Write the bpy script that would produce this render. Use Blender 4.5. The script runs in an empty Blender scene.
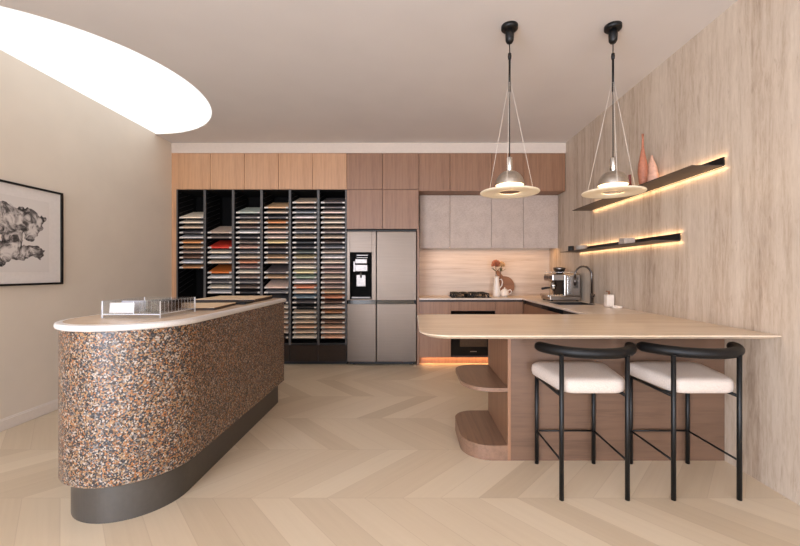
import bpy, bmesh, math, random
from mathutils import Vector, Matrix
random.seed(7)
PI = math.pi
C = bpy.context.scene.collection
sc = bpy.context.scene

# ------------------------------------------------------------------ camera / colour management
EYE = 1.262
cam_d = bpy.data.cameras.new('camera'); cam = bpy.data.objects.new('camera', cam_d); C.objects.link(cam)
cam.location = (0, 0, EYE); cam.rotation_euler = (PI/2, 0, 0)
cam_d.sensor_width = 36; cam_d.lens = 380/800*36
cam_d.shift_x = -11/800; cam_d.shift_y = -1.5/800
cam_d.clip_start = 0.05
sc.camera = cam
sc.view_settings.view_transform = 'Standard'; sc.view_settings.look = 'None'
sc.view_settings.gamma = 1; sc.view_settings.use_curve_mapping = False
sc.view_settings.exposure = 0.57
try:
    sc.cycles.use_denoising = True
    sc.cycles.denoiser = 'OPENIMAGEDENOISE'
    sc.cycles.max_bounces = 10; sc.cycles.diffuse_bounces = 6; sc.cycles.glossy_bounces = 4
    sc.cycles.transmission_bounces = 10; sc.cycles.transparent_max_bounces = 10
    sc.cycles.sample_clamp_indirect = 6
    sc.cycles.caustics_reflective = False; sc.cycles.caustics_refractive = False
except Exception: pass

# room measures
XL, XR, YB, YF, ZC = -3.238, 2.095, 5.76, -5.6, 3.0
FR = 5.135          # front plane of the cabinet wall
def px(x): return (x-411)/74.0            # x of a point in the cabinet front plane
def pz(y): return EYE-(y-271.5)/74.0

# ------------------------------------------------------------------ node helpers
def lin(c):
    return tuple(((v/255)/12.92 if v/255 <= .04045 else ((v/255+.055)/1.055)**2.4) for v in c)+(1,)
class N:
    def __init__(s, name):
        s.m = bpy.data.materials.new(name); s.m.use_nodes = True
        s.t = s.m.node_tree; s.t.nodes.clear()
        s.out = s.t.nodes.new('ShaderNodeOutputMaterial')
        s.b = s.t.nodes.new('ShaderNodeBsdfPrincipled')
        s.t.links.new(s.b.outputs[0], s.out.inputs[0])
    def n(s, typ, **k):
        o = s.t.nodes.new(typ)
        for a, v in k.items(): setattr(o, a, v)
        return o
    def l(s, a, b): s.t.links.new(a, b)
    def set(s, **k):
        for a, v in k.items():
            s.b.inputs[a.replace('_', ' ')].default_value = v
    def coords(s, scale=(1,1,1), rot=(0,0,0), loc=(0,0,0), kind='Object'):
        tc = s.n('ShaderNodeTexCoord'); mp = s.n('ShaderNodeMapping')
        mp.inputs['Scale'].default_value = scale; mp.inputs['Rotation'].default_value = rot; mp.inputs['Location'].default_value = loc
        s.l(tc.outputs[kind], mp.inputs[0]); return mp.outputs[0]
    def noise(s, vec, scale=1, detail=3, rough=.5, dist=0):
        o = s.n('ShaderNodeTexNoise'); o.inputs['Scale'].default_value = scale; o.inputs['Detail'].default_value = detail
        o.inputs['Roughness'].default_value = rough; o.inputs['Distortion'].default_value = dist
        if vec is not None: s.l(vec, o.inputs['Vector'])
        return o.outputs['Fac']
    def ramp(s, fac, stops, interp='LINEAR'):
        r = s.n('ShaderNodeValToRGB'); r.color_ramp.interpolation = interp
        e = r.color_ramp.elements
        while len(e) < len(stops): e.new(.5)
        for i, (p, c) in enumerate(stops): e[i].position = p; e[i].color = lin(c) if len(c) == 3 else c
        s.l(fac, r.inputs[0]); return r.outputs[0]
    def math(s, op, a, b=None, c=None):
        o = s.n('ShaderNodeMath', operation=op)
        for i, v in enumerate((a, b, c)):
            if v is None: continue
            if isinstance(v, (int, float)): o.inputs[i].default_value = v
            else: s.l(v, o.inputs[i])
        return o.outputs[0]
    def mix(s, fac, a, b, blend='MIX'):
        o = s.n('ShaderNodeMix', data_type='RGBA', blend_type=blend)
        for sock, v in ((o.inputs[0], fac), (o.inputs[6], a), (o.inputs[7], b)):
            if isinstance(v, (int, float)): sock.default_value = v
            elif isinstance(v, tuple): sock.default_value = lin(v) if len(v) == 3 else v
            else: s.l(v, sock)
        return o.outputs[2]
    def bump(s, h, strength=.1, dist=.01):
        o = s.n('ShaderNodeBump'); o.inputs['Strength'].default_value = strength; o.inputs['Distance'].default_value = dist
        s.l(h, o.inputs['Height']); s.l(o.outputs[0], s.b.inputs['Normal'])
    def col(s, x): s.l(x, s.b.inputs['Base Color'])

def plain(name, c, rough=.5, metal=0, mottle=.06, scale=40, **k):
    m = N(name); m.set(Roughness=rough, Metallic=metal, **k)
    v = m.noise(m.coords(), scale, 2)
    a = tuple(max(0, x*(1-mottle)) for x in c); b = tuple(min(255, x*(1+mottle)) for x in c)
    m.col(m.ramp(v, [(.3, a), (.7, b)])); return m.m

def wood(name, c1, c2, axis='z', rough=.45, freq=30):
    m = N(name); m.set(Roughness=rough)
    long = {'x': (1.2, freq, freq), 'y': (freq, 1.2, freq), 'z': (freq, freq, 1.2)}[axis]
    v = m.coords(long)
    n1 = m.noise(v, 1, 4, .6, .6); n2 = m.noise(v, 6, 2, .5)
    s = m.math('ADD', m.math('MULTIPLY', n1, .75), m.math('MULTIPLY', n2, .25))
    m.col(m.ramp(s, [(.32, c2), (.5, c1), (.68, tuple(min(255, int(x*1.06)) for x in c1))]))
    m.bump(n2, .04, .002); return m.m

def travertine(name, scale, cols, rough=.5):
    m = N(name); m.set(Roughness=rough)
    v = m.coords(scale)
    n1 = m.noise(v, 1, 5, .62, .5)
    v2 = m.coords(tuple(x*3.1 for x in scale), loc=(3, 1, 2)); n2 = m.noise(v2, 1, 4, .7, .3)
    s = m.math('ADD', m.math('MULTIPLY', n1, .65), m.math('MULTIPLY', n2, .35))
    base = m.ramp(s, [(.3, cols[0]), (.42, cols[1]), (.52, cols[2]), (.7, cols[3])])
    v3 = m.coords((scale[0]*2.2, scale[1]*2.2, scale[2]*2.2), loc=(9, 4, 7)); n3 = m.noise(v3, 1, 5, .75, .8)
    pits = m.ramp(n3, [(.6, (0, 0, 0)), (.72, (255, 255, 255))])
    m.col(m.mix(m.math('MULTIPLY', pits, .35), base, cols[0]))
    m.bump(n2, .05, .004); return m.m

def emit(name, c, strength):
    m = N(name); m.t.nodes.remove(m.b); e = m.n('ShaderNodeEmission')
    e.inputs[0].default_value = lin(c); e.inputs[1].default_value = strength
    m.l(e.outputs[0], m.out.inputs[0]); return m.m

M = {}
M['plaster'] = plain('cream_plaster', (222, 211, 196), .85, mottle=.012, scale=3)
M['ceiling'] = plain('white_ceiling_paint', (214, 211, 210), .9, mottle=.01, scale=2)
M['bulkhead'] = plain('white_bulkhead_paint', (204, 190, 177), .8, mottle=.01)
M['white_trim'] = plain('white_trim_paint', (225, 215, 205), .45, mottle=.01)
M['oak'] = wood('warm_oak_veneer', (184, 141, 105), (168, 125, 90))  # same cupboard wood as the walnut, brightened and warmed where skylight falls
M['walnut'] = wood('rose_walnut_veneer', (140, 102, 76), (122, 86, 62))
M['walnut_h'] = wood('rose_walnut_veneer_across', (106, 80, 62), (91, 67, 51), 'x', freq=18)  # walnut darkened for the shade under the bar overhang
M['walnut_y'] = wood('rose_walnut_veneer_shelf', (128, 98, 78), (110, 83, 65), 'y')
M['carcass'] = plain('cabinet_carcass', (120, 92, 75), .6)
M['grey_lam'] = None
M['black'] = plain('black_metal', (13, 12, 11), .48, .0, Specular_IOR_Level=.35)
M['black_matt'] = plain('black_matt', (20, 19, 19), .6)
M['back_black'] = plain('matt_black_laminate', (9, 8, 8), .9, Specular_IOR_Level=.15)
M['bronze'] = plain('dark_bronze_metal', (74, 62, 53), .5, .3)  # black shelf metal, lightened to brown for its lit underside
M['grey_div'] = plain('charcoal_divider', (70, 66, 64), .5)
M['dark_brown'] = plain('dark_brown_front', (44, 33, 25), .65, Specular_IOR_Level=.2)
M['plinth'] = plain('grey_bronze_plinth', (86, 82, 77), .42, .5, mottle=.02)
M['white_stone'] = plain('white_solid_surface', (212, 208, 204), .35, mottle=.03, scale=150)
M['island_top'] = plain('beige_counter_top', (214, 190, 164), .25, mottle=.02, scale=8)
M['leather'] = plain('black_leather', (13, 11, 10), .5, mottle=.1, Specular_IOR_Level=.3, scale=60)
M['fabric'] = None
M['chrome'] = plain('brushed_chrome', (200, 196, 190), .22, 1)
M['chrome_dark'] = plain('smoked_steel', (104, 98, 94), .3, 1)
M['nickel'] = plain('brushed_nickel_reflector', (190, 180, 168), .35, 1)
M['white_in'] = plain('white_enamel', (240, 236, 228), .4)
M['wire'] = plain('pale_wire', (215, 205, 192), .4)
M['paper'] = plain('white_paper', (226, 220, 215), .9, mottle=.01)
M['glass_black'] = plain('black_glass', (14, 13, 13), .08)
M['oven_in'] = plain('oven_interior', (92, 72, 55), .25, .4)  # beige-brown reflection painted on the oven window
M['ceramic'] = plain('white_ceramic', (230, 218, 204), .35, mottle=.02)
M['terracotta'] = plain('terracotta_clay', (166, 104, 78), .6, mottle=.08)
M['pink_clay'] = plain('pale_pink_clay', (206, 160, 134), .6)
M['red_clay'] = plain('dark_red_clay', (118, 52, 40), .4)
M['concrete'] = plain('grey_concrete', (168, 155, 142), .8)
M['board_wood'] = wood('brown_board_wood', (126, 84, 56), (102, 64, 40), 'x')
M['pale_board'] = wood('pale_sample_timber', (232, 204, 168), (220, 188, 150), 'y', freq=22)
M['dark_edge'] = plain('dark_edge', (60, 42, 32), .5)  # sample board edges, and painted shade in the gap below the worktops
M['card_grey'] = plain('grey_card', (176, 176, 184), .6)
M['flower'] = plain('orange_petals', (160, 92, 62), .7, mottle=.25, scale=90)
M['flower2'] = plain('ochre_petals', (182, 142, 96), .7, mottle=.25, scale=90)
M['leaf'] = plain('dull_green_leaf', (92, 88, 56), .6, mottle=.2)
M['stem'] = plain('brown_stem', (66, 50, 38), .6)
M['clip'] = plain('pale_label_clip', (214, 206, 196), .4)
M['led_kick'] = emit('amber_led', (255, 178, 104), 1.2)
M['led'] = emit('warm_led', (255, 206, 150), 3)
M['bulb'] = emit('warm_bulb', (255, 226, 186), 3)
M['skylight'] = emit('daylight_panel', (246, 246, 246), 1.0)
M['splash'] = travertine('travertine_backsplash', (.7, 8, 15), [(160, 140, 122), (182, 163, 146), (194, 177, 160), (206, 191, 175)], .4)
m = N('travertine_wall'); m.set(Roughness=.55)
a = m.noise(m.coords((5, 4.2, .16)), 1, 3, .6, .35); b = m.noise(m.coords((16, 15, .9), loc=(3, 1, 2)), 1, 4, .65, .7); c = m.noise(m.coords((60, 55, 9), loc=(7, 2, 5)), 1, 3, .7, .5)
f = m.math('ADD', m.math('ADD', m.math('MULTIPLY', a, .42), m.math('MULTIPLY', b, .33)), m.math('MULTIPLY', c, .25))
base = m.ramp(f, [(.34, (138, 117, 98)), (.44, (176, 157, 137)), (.52, (192, 175, 156)), (.64, (206, 191, 173))])
pit = m.ramp(m.noise(m.coords((30, 28, 3.5), loc=(1, 9, 4)), 1, 4, .75, .6), [(.60, (0, 0, 0)), (.70, (255, 255, 255))])
m.col(m.mix(m.math('MULTIPLY', pit, .38), base, (132, 108, 88))); m.bump(b, .06, .004); M['stone_wall'] = m.m
M['bench'] = travertine('travertine_bench', (.8, 9, 5), [(176, 150, 124), (202, 180, 154), (214, 194, 170), (222, 205, 184)], .28)
M['worktop'] = travertine('travertine_worktop', (2, 2, 2), [(190, 174, 158), (205, 190, 174), (213, 198, 184), (221, 208, 195)], .3)

m = N('grey_woven_laminate'); m.set(Roughness=.6)
a = m.noise(m.coords((40, 40, 90)), 1, 3, .6); b = m.noise(m.coords((6, 6, 6)), 1, 2)
m.col(m.ramp(m.math('ADD', m.math('MULTIPLY', a, .6), m.math('MULTIPLY', b, .4)), [(.35, (170, 152, 139)), (.65, (193, 175, 161))])); M['grey_lam'] = m.m
m = N('cream_boucle'); m.set(Roughness=.95)
a = m.noise(m.coords((260, 260, 260)), 1, 2); m.col(m.ramp(a, [(.3, (188, 174, 162)), (.7, (212, 199, 187))])); m.bump(a, .25, .003); M['fabric'] = m.m
m = N('brushed_stainless_steel'); m.set(Roughness=.36, Metallic=1.0)
a = m.noise(m.coords((2, 2, 260)), 1, 2); m.col(m.ramp(a, [(.3, (92, 81, 72)), (.7, (98, 87, 78))])); M['steel'] = m.m
# opal glowing disc of the pendants
m = N('opal_acrylic'); m.set(Roughness=.35, Transmission_Weight=.25)
m.set(Base_Color=lin((226, 214, 192))); m.b.inputs['Emission Color'].default_value = lin((255, 228, 188)); m.b.inputs['Emission Strength'].default_value = .1; M['opal'] = m.m
m = N('machine_steel'); m.set(Roughness=.3, Metallic=1.0); m.col(m.ramp(m.noise(m.coords((2, 2, 160)), 1, 2), [(.3, (158, 148, 138)), (.7, (168, 158, 148))])); M['machine'] = m.m
m = N('clear_acrylic'); m.t.nodes.remove(m.b)
tr = m.n('ShaderNodeBsdfTransparent'); tr.inputs[0].default_value = (.96, .97, .98, 1); gl = m.n('ShaderNodeBsdfGlossy'); gl.inputs['Roughness'].default_value = .04
fz = m.n('ShaderNodeLayerWeight'); fz.inputs[0].default_value = .25; mx = m.n('ShaderNodeMixShader'); m.l(m.math('ADD', m.math('MULTIPLY', fz.outputs[1], .25), .04), mx.inputs[0]); m.l(tr.outputs[0], mx.inputs[1]); m.l(gl.outputs[0], mx.inputs[2]); m.l(mx.outputs[0], m.out.inputs[0]); M['acrylic'] = m.m
M['acrylic_edge'] = plain('polished_acrylic_edge', (236, 236, 238), .2, mottle=.01)  # opaque white on the thin faces, painting their bright glint
m = N('window_glass'); m.set(Base_Color=(1, 1, 1, 1), Roughness=0, IOR=1.1, Transmission_Weight=1.0); M['glass'] = m.m

# recycled-chip island face
m = N('multicolour_chip_composite'); m.set(Roughness=.42)
vo = m.n('ShaderNodeTexVoronoi'); vo.inputs['Scale'].default_value = 150
wv = m.coords(); nz = m.n('ShaderNodeTexNoise'); nz.inputs['Scale'].default_value = 180; m.l(wv, nz.inputs['Vector'])
wm = m.n('ShaderNodeVectorMath', operation='SCALE'); m.l(nz.outputs['Color'], wm.inputs[0]); wm.inputs['Scale'].default_value = .006
wa = m.n('ShaderNodeVectorMath', operation='ADD'); m.l(wv, wa.inputs[0]); m.l(wm.outputs[0], wa.inputs[1]); m.l(wa.outputs[0], vo.inputs['Vector'])
sp = m.n('ShaderNodeSeparateColor'); m.l(vo.outputs['Color'], sp.inputs[0])
m.col(m.ramp(sp.outputs[0], [(0, (26, 25, 27)), (.20, (62, 63, 69)), (.33, (112, 108, 105)), (.43, (168, 158, 146)), (.53, (150, 122, 90)), (.67, (150, 97, 54)), (.79, (100, 74, 51)), (.90, (50, 42, 36))], 'CONSTANT'))
M['chips'] = m.m

# chevron floor
m = N('chevron_oak_floor'); m.set(Roughness=.38)
tc = m.n('ShaderNodeTexCoord'); sx = m.n('ShaderNodeSeparateXYZ'); m.l(tc.outputs['Object'], sx.inputs[0])
v = m.math('DIVIDE', m.math('SUBTRACT', sx.outputs[1], 2.117), .575)
row = m.math('FLOOR', v); tri = m.math('PINGPONG', v, 1.0)
u = m.math('SUBTRACT', sx.outputs[0], m.math('MULTIPLY', tri, .53))
pu = m.math('ADD', m.math('DIVIDE', u, .212), .22); pid = m.math('FLOOR', pu); pf = m.math('FRACT', pu)
cb = m.n('ShaderNodeCombineXYZ'); m.l(pid, cb.inputs[0]); m.l(row, cb.inputs[1])
wn = m.n('ShaderNodeTexWhiteNoise', noise_dimensions='2D'); m.l(cb.outputs[0], wn.inputs['Vector'])
gv = m.n('ShaderNodeCombineXYZ'); m.l(m.math('MULTIPLY', u, 26), gv.inputs[0]); m.l(m.math('MULTIPLY', sx.outputs[1], 1.8), gv.inputs[1]); m.l(m.math('ADD', pid, m.math('MULTIPLY', row, 3.7)), gv.inputs[2])
gr = m.noise(gv.outputs[0], 1, 4, .6, .5)
tone = m.math('ADD', m.math('MULTIPLY', wn.outputs[0], .62), m.math('MULTIPLY', gr, .38))
base = m.ramp(tone, [(.1, (194, 175, 148)), (.45, (208, 190, 164)), (.9, (219, 203, 178))])
edge = m.math('MINIMUM', pf, m.math('SUBTRACT', 1.0, pf))
rf = m.math('FRACT', v); redge = m.math('MULTIPLY', m.math('MINIMUM', rf, m.math('SUBTRACT', 1.0, rf)), 2.7)
gap = m.math('LESS_THAN', m.math('MINIMUM', edge, redge), .011)
m.col(m.mix(m.math('MULTIPLY', gap, .22), base, (150, 120, 92)))
M['floor'] = m.m

# ink drawing
m = N('ink_drawing'); m.set(Roughness=.9)
tc = m.n('ShaderNodeTexCoord'); nz = m.n('ShaderNodeTexNoise'); nz.inputs['Scale'].default_value = 6; nz.inputs['Detail'].default_value = 3; m.l(tc.outputs['Object'], nz.inputs['Vector'])
sx = m.n('ShaderNodeSeparateXYZ'); m.l(tc.outputs['Object'], sx.inputs[0]); sn = m.n('ShaderNodeSeparateColor'); m.l(nz.outputs['Color'], sn.inputs[0])
yy = m.math('ADD', sx.outputs[1], m.math('MULTIPLY', m.math('SUBTRACT', sn.outputs[0], .5), .28))
zz = m.math('ADD', sx.outputs[2], m.math('MULTIPLY', m.math('SUBTRACT', sn.outputs[1], .5), .24))
def blob(cy, cz, ry, rz):
    a = m.math('POWER', m.math('DIVIDE', m.math('SUBTRACT', yy, cy), ry), 2); b = m.math('POWER', m.math('DIVIDE', m.math('SUBTRACT', zz, cz), rz), 2)
    return m.math('ADD', a, b)
d = m.math('MINIMUM', m.math('MINIMUM', blob(3.0, 1.68, .33, .105), blob(3.25, 1.665, .11, .13)), m.math('MINIMUM', blob(2.95, 1.42, .39, .10), blob(3.06, 1.55, .09, .10)))
inside = m.math('LESS_THAN', d, 1.0)
ring = m.ramp(d, [(.35, (0, 0, 0)), (.95, (255, 255, 255))])
ns = m.noise(tc.outputs['Object'], 11, 5, .7, 1.4)
ink = m.ramp(m.math('SUBTRACT', ns, m.math('MULTIPLY', ring, .12)), [(.3, (28, 26, 26)), (.40, (92, 86, 84)), (.48, (170, 162, 158)), (.57, (214, 207, 202))])
m.col(m.mix(inside, (219, 213, 208), ink)); M['art'] = m.m

# ------------------------------------------------------------------ geometry helpers
def add_box(bm, x0, x1, y0, y1, z0, z1, bev=0, seg=2):
    b = bmesh.new(); bmesh.ops.create_cube(b, size=1)
    for v in b.verts: v.co = Vector(((x0+x1)/2+v.co.x*(x1-x0), (y0+y1)/2+v.co.y*(y1-y0), (z0+z1)/2+v.co.z*(z1-z0)))
    if bev: bmesh.ops.bevel(b, geom=b.edges[:], offset=bev, segments=seg, affect='EDGES', profile=.5)
    join(bm, b); return bm
def join(bm, b):
    me = bpy.data.meshes.new('t'); b.to_mesh(me); b.free(); bm.from_mesh(me); bpy.data.meshes.remove(me)
def box(*a, **k): return add_box(bmesh.new(), *a, **k)
def add_tube(bm, pts, r, seg=12, cap=True):
    pts = [Vector(p) for p in pts]; n = len(pts)
    rs = r if isinstance(r, (list, tuple)) else [r]*n
    rings = []; prev = None
    for i, p in enumerate(pts):
        t = (pts[min(i+1, n-1)]-pts[max(i-1, 0)]).normalized()
        if prev is None:
            a = Vector((0, 0, 1)) if abs(t.z) < .9 else Vector((1, 0, 0)); nrm = t.cross(a).normalized()
        else:
            nrm = prev-t*prev.dot(t); nrm.normalize()
        prev = nrm; bi = t.cross(nrm)
        rings.append([bm.verts.new(p+(nrm*math.cos(2*PI*k/seg)+bi*math.sin(2*PI*k/seg))*rs[i]) for k in range(seg)])
    for i in range(n-1):
        for k in range(seg):
            f = bm.faces.new((rings[i][k], rings[i][(k+1) % seg], rings[i+1][(k+1) % seg], rings[i+1][k])); f.smooth = True
    if cap:
        bm.faces.new(rings[0][::-1]); bm.faces.new(rings[-1])
    return bm
def tube(*a, **k): return add_tube(bmesh.new(), *a, **k)
def add_lathe(bm, prof, c=(0, 0, 0), seg=32, sx=1, sy=1):
    c = Vector(c); rings = []
    for r, z in prof:
        if r < 1e-6: rings.append([bm.verts.new(c+Vector((0, 0, z)))])
        else: rings.append([bm.verts.new(c+Vector((r*sx*math.cos(2*PI*k/seg), r*sy*math.sin(2*PI*k/seg), z))) for k in range(seg)])
    for a, b in zip(rings, rings[1:]):
        for k in range(seg):
            k2 = (k+1) % seg
            q = [a[k % len(a)], a[k2 % len(a)], b[k2 % len(b)], b[k % len(b)]]
            u = []
            for v in q:
                if v not in u: u.append(v)
            if len(u) >= 3:
                try: bm.faces.new(u).smooth = True
                except ValueError: pass
    return bm
def lathe(*a, **k): return add_lathe(bmesh.new(), *a, **k)
def round_poly(pts, seg=8):
    """pts: (x, y, radius), counter-clockwise"""
    out = []; n = len(pts)
    for i, (x, y, r) in enumerate(pts):
        p = Vector((x, y)); a = Vector(pts[i-1][:2])-p; b = Vector(pts[(i+1) % n][:2])-p
        if r <= 0: out.append(p); continue
        a.normalize(); b.normalize(); ang = a.angle(b); t = r/math.tan(ang/2)
        cen = p+(a+b).normalized()*(r/math.sin(ang/2))
        v0 = p+a*t-cen; v1 = p+b*t-cen
        s = math.atan2(v0.y, v0.x); e = math.atan2(v1.y, v1.x); d = (e-s+PI) % (2*PI)-PI
        for k in range(seg+1): out.append(cen+Vector((math.cos(s+d*k/seg), math.sin(s+d*k/seg)))*r)
    return out
def offset(poly, o):
    n = len(poly); res = []
    for i in range(n):
        a = poly[i]-poly[i-1]; b = poly[(i+1) % n]-poly[i]
        if a.length < 1e-7: a = b
        if b.length < 1e-7: b = a
        na = Vector((a.y, -a.x)).normalized(); nb = Vector((b.y, -b.x)).normalized()
        m_ = na+nb; m_.normalize(); res.append(poly[i]+m_*(o/max(.5, m_.dot(na))))
    return res
def add_slab(bm, poly, prof, smooth=False):
    """stack of outlines: prof = [(offset, z), ...] from the bottom up"""
    rings = [[bm.verts.new((p.x, p.y, z)) for p in (offset(poly, o) if abs(o) > 1e-9 else poly)] for o, z in prof]
    n = len(poly)
    for a, b in zip(rings, rings[1:]):
        for k in range(n):
            f = bm.faces.new((a[k], a[(k+1) % n], b[(k+1) % n], b[k])); f.smooth = smooth
    bm.faces.new(rings[0][::-1]); bm.faces.new(rings[-1]); return bm
def slab(*a, **k): return add_slab(bmesh.new(), *a, **k)
def prof_round(z0, z1, r, o=0, seg=4):
    p = [(o-r+r*math.sin(k*PI/2/seg), z0+r-r*math.cos(k*PI/2/seg)) for k in range(seg+1)]
    return p+[(o-r+r*math.cos(k*PI/2/seg), z1-r+r*math.sin(k*PI/2/seg)) for k in range(seg+1)]

WL = {}
def world(o): return WL.get(o.name, Vector((0, 0, 0)))
def obj(name, bm, mat, parent=None, loc=None, label=None):
    """one mesh object; bm is in world coordinates, the origin goes to loc (top level) or the parent's origin"""
    base = world(parent) if parent else Vector(loc or (0, 0, 0))
    if base.length: bmesh.ops.translate(bm, vec=-base, verts=bm.verts[:])
    bmesh.ops.recalc_face_normals(bm, faces=bm.faces[:])
    me = bpy.data.meshes.new(name); bm.to_mesh(me); bm.free()
    if isinstance(mat, str): mat = M[mat]
    me.materials.append(mat)
    o = bpy.data.objects.new(name, me); C.objects.link(o)
    if mat is M['acrylic']:
        me.materials.append(M['acrylic_edge'])
        for p in me.polygons:
            if p.area < .004: p.material_index = 1
    if parent: o.parent = parent
    else: o.location = base
    WL[o.name] = base
    if label: o['label'] = label
    return o
def thing(name, label, cat, loc=(0, 0, 0), group=None):
    o = bpy.data.objects.new(name, None); C.objects.link(o); o.location = loc; o.empty_display_size = .1
    WL[o.name] = Vector(loc); return tag(o, label, cat, group)
def tag(o, label, cat, group=None):
    o['label'] = label; o['category'] = cat
    if group: o['group'] = group
    return o
def struct(name, bm, mat, parent=None):
    o = obj(name, bm, mat, parent)
    if not parent: o['kind'] = 'structure'
    return o
def light(name, typ, loc, energy, color, rot=(0, 0, 0), size=None, sizey=None, radius=None, spread=None):
    l = bpy.data.lights.new(name, typ); o = bpy.data.objects.new(name, l); C.objects.link(o)
    o.location = loc; o.rotation_euler = rot; l.energy = energy; l.color = lin(color)[:3]
    if typ == 'AREA':
        l.shape = 'RECTANGLE'; l.size = size; l.size_y = sizey
        if spread: l.spread = spread
    elif radius is not None: l.shadow_soft_size = radius
    return o

# ------------------------------------------------------------------ room shell
T = .12
struct('floor', box(XL-T, XR+T, YF-T, YB+T, -.1, 0), 'floor')
LW = (-4.9, -1.6)  # span of an unseen side window, added to even out the room light
bm = bmesh.new(); add_box(bm, XL-T, XL, YF-T, LW[0], 0, ZC+.5); add_box(bm, XL-T, XL, LW[1], YB+T, 0, ZC+.5); add_box(bm, XL-T, XL, LW[0], LW[1], 0, .1); add_box(bm, XL-T, XL, LW[0], LW[1], 2.75, ZC+.5)
struct('wall_left', bm, 'plaster')
w = struct('window_3', box(XL-.07, XL-.06, LW[0], LW[1], .1, 2.75), 'glass')
bm = bmesh.new()
for y in (LW[0], (LW[0]+LW[1])/2-.025, LW[1]-.05): add_box(bm, XL-.1, XL-.02, y, y+.05, .1, 2.75)
add_box(bm, XL-.1, XL-.02, LW[0], LW[1], .1, .15); add_box(bm, XL-.1, XL-.02, LW[0], LW[1], 2.7, 2.75); struct('window_frame', bm, 'black', w)
struct('wall_right', box(XR, XR+T, YF-T, YB+T, 0, ZC), 'stone_wall')
struct('wall_back', box(XL, XR, YB, YB+T, 0, ZC), 'plaster')
# front wall behind the camera; unseen shop windows, layout shaped for the light
WZ0, WZ1 = .1, 2.75; WINS = [(-3.1, -1.6), (.9, 1.95)]
bm = bmesh.new(); ex = [XL]+[v for w in WINS for v in w]+[XR]
for k in range(0, len(ex), 2): add_box(bm, ex[k], ex[k+1], YF-T, YF, 0, ZC)
for a, b in WINS: add_box(bm, a, b, YF-T, YF, 0, WZ0); add_box(bm, a, b, YF-T, YF, WZ1, ZC)
struct('wall_front', bm, 'plaster')
for n_, (a, b) in enumerate(WINS):
    w = struct('window_%d' % (n_+1), box(a, b, YF-.07, YF-.06, WZ0, WZ1), 'glass')
    bm = bmesh.new()
    for x in (a, b-.05): add_box(bm, x, x+.05, YF-.1, YF-.02, WZ0, WZ1)
    add_box(bm, a, b, YF-.1, YF-.02, WZ0, WZ0+.05); add_box(bm, a, b, YF-.1, YF-.02, WZ1-.05, WZ1)
    struct('window_frame', bm, 'black', w)
# ceiling with the half-round opening that meets the left wall
SCX, SCY, SRX, SRY = XL, 3.58, 1.205, 1.235
arc = [(SCX+SRX*math.cos(a), SCY+SRY*math.sin(a)) for a in [PI/2-PI*k/72 for k in range(73)]]
bm = bmesh.new(); out = [(XL-T, YF-T), (XR+T, YF-T), (XR+T, YB+T), (XL-T, YB+T), (XL-T, SCY+SRY)]+arc+[(XL-T, SCY-SRY)]
lo = [bm.verts.new((x, y, ZC)) for x, y in out]; hi = [bm.verts.new((x, y, ZC+.1)) for x, y in out]
bm.faces.new(lo[::-1]); bm.faces.new(hi)
for k in range(len(out)):
    k2 = (k+1) % len(out); bm.faces.new((lo[k], lo[k2], hi[k2], hi[k]))
bmesh.ops.triangulate(bm, faces=[f for f in bm.faces if len(f.verts) > 4])
struct('ceiling', bm, 'ceiling')
sky = thing('skylight', 'large half-round glowing skylight in the ceiling against the cream wall', 'skylight', (SCX, SCY, ZC))
bm = bmesh.new()                                     # curb of the opening
hole_arc = arc; arc = [(SCX+.003+(x-SCX)*.997, SCY+(y-SCY)*.997) for x, y in arc]
for k in range(72):
    (xa, ya), (xb, yb) = arc[k], arc[k+1]
    vs = [bm.verts.new(p) for p in ((xa, ya, ZC+.0), (xb, yb, ZC+.0), (xb, yb, ZC+.09), (xa, ya, ZC+.09))]
    bm.faces.new(vs)
bmesh.ops.remove_doubles(bm, verts=bm.verts[:], dist=1e-5)
g = bmesh.ops.extrude_face_region(bm, geom=bm.faces[:])
for v in [x for x in g['geom'] if isinstance(x, bmesh.types.BMVert)]:
    d = Vector((v.co.x-SCX, v.co.y-SCY, 0)); v.co -= d.normalized()*.006
obj('curb', bm, 'white_in', sky)
obj('light_panel', slab([Vector(p) for p in arc[::-1]], [(-.007, ZC+.006), (-.007, ZC+.03)]), 'skylight', sky)
# bulkhead above the cabinets, filler, baseboard
struct('trim_1', box(XL, XR, FR, YB, pz(153), ZC), 'bulkhead')
struct('trim_2', box(XL, px(176.3), FR+.005, YB, 0, pz(153)), 'oak')
bm = bmesh.new(); add_box(bm, XL, XL+.014, YF, FR, 0, .085, .004); add_box(bm, XL, XL+.009, YF, FR, .08, .096, .003)
struct('baseboard_left', bm, 'white_trim')

# ------------------------------------------------------------------ overhead wood cabinets
def cabinet(name, label, cat, group, x0, x1, y0, y1, z0, z1, mat, body='carcass', face='y', gap=.0025, th=.02):
    t = thing(name, label, cat, ((x0+x1)/2, (y0+y1)/2, z0), group)
    if face == 'y':
        obj('cabinet_body', box(x0+.0005, x1-.0005, y0+th+.001, y1, z0+.0005, z1-.0005), body, t)
        obj('door', box(x0+gap, x1-gap, y0, y0+th, z0+gap, z1-gap, bev=.0012, seg=1), mat, t)
    else:
        obj('cabinet_body', box(x0+th+.001, x1, y0+.0005, y1-.0005, z0+.0005, z1-.0005), body, t)
        obj('door', box(x0, x0+th, y0+gap, y1-gap, z0+gap, z1-gap, bev=.0012, seg=1), mat, t)
    return t
zt = pz(153)
xs = [176.3, 210.3, 244.4, 278.5, 312.8, 346.7]
who = ['oak overhead cupboard at the far left end by the cream wall', 'oak overhead cupboard above the second sample column, second from the left',
       'oak overhead cupboard above the third sample column from the left', 'oak overhead cupboard above the fourth sample column from the left',
       'oak overhead cupboard above the sample columns, nearest the fridge']
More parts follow.
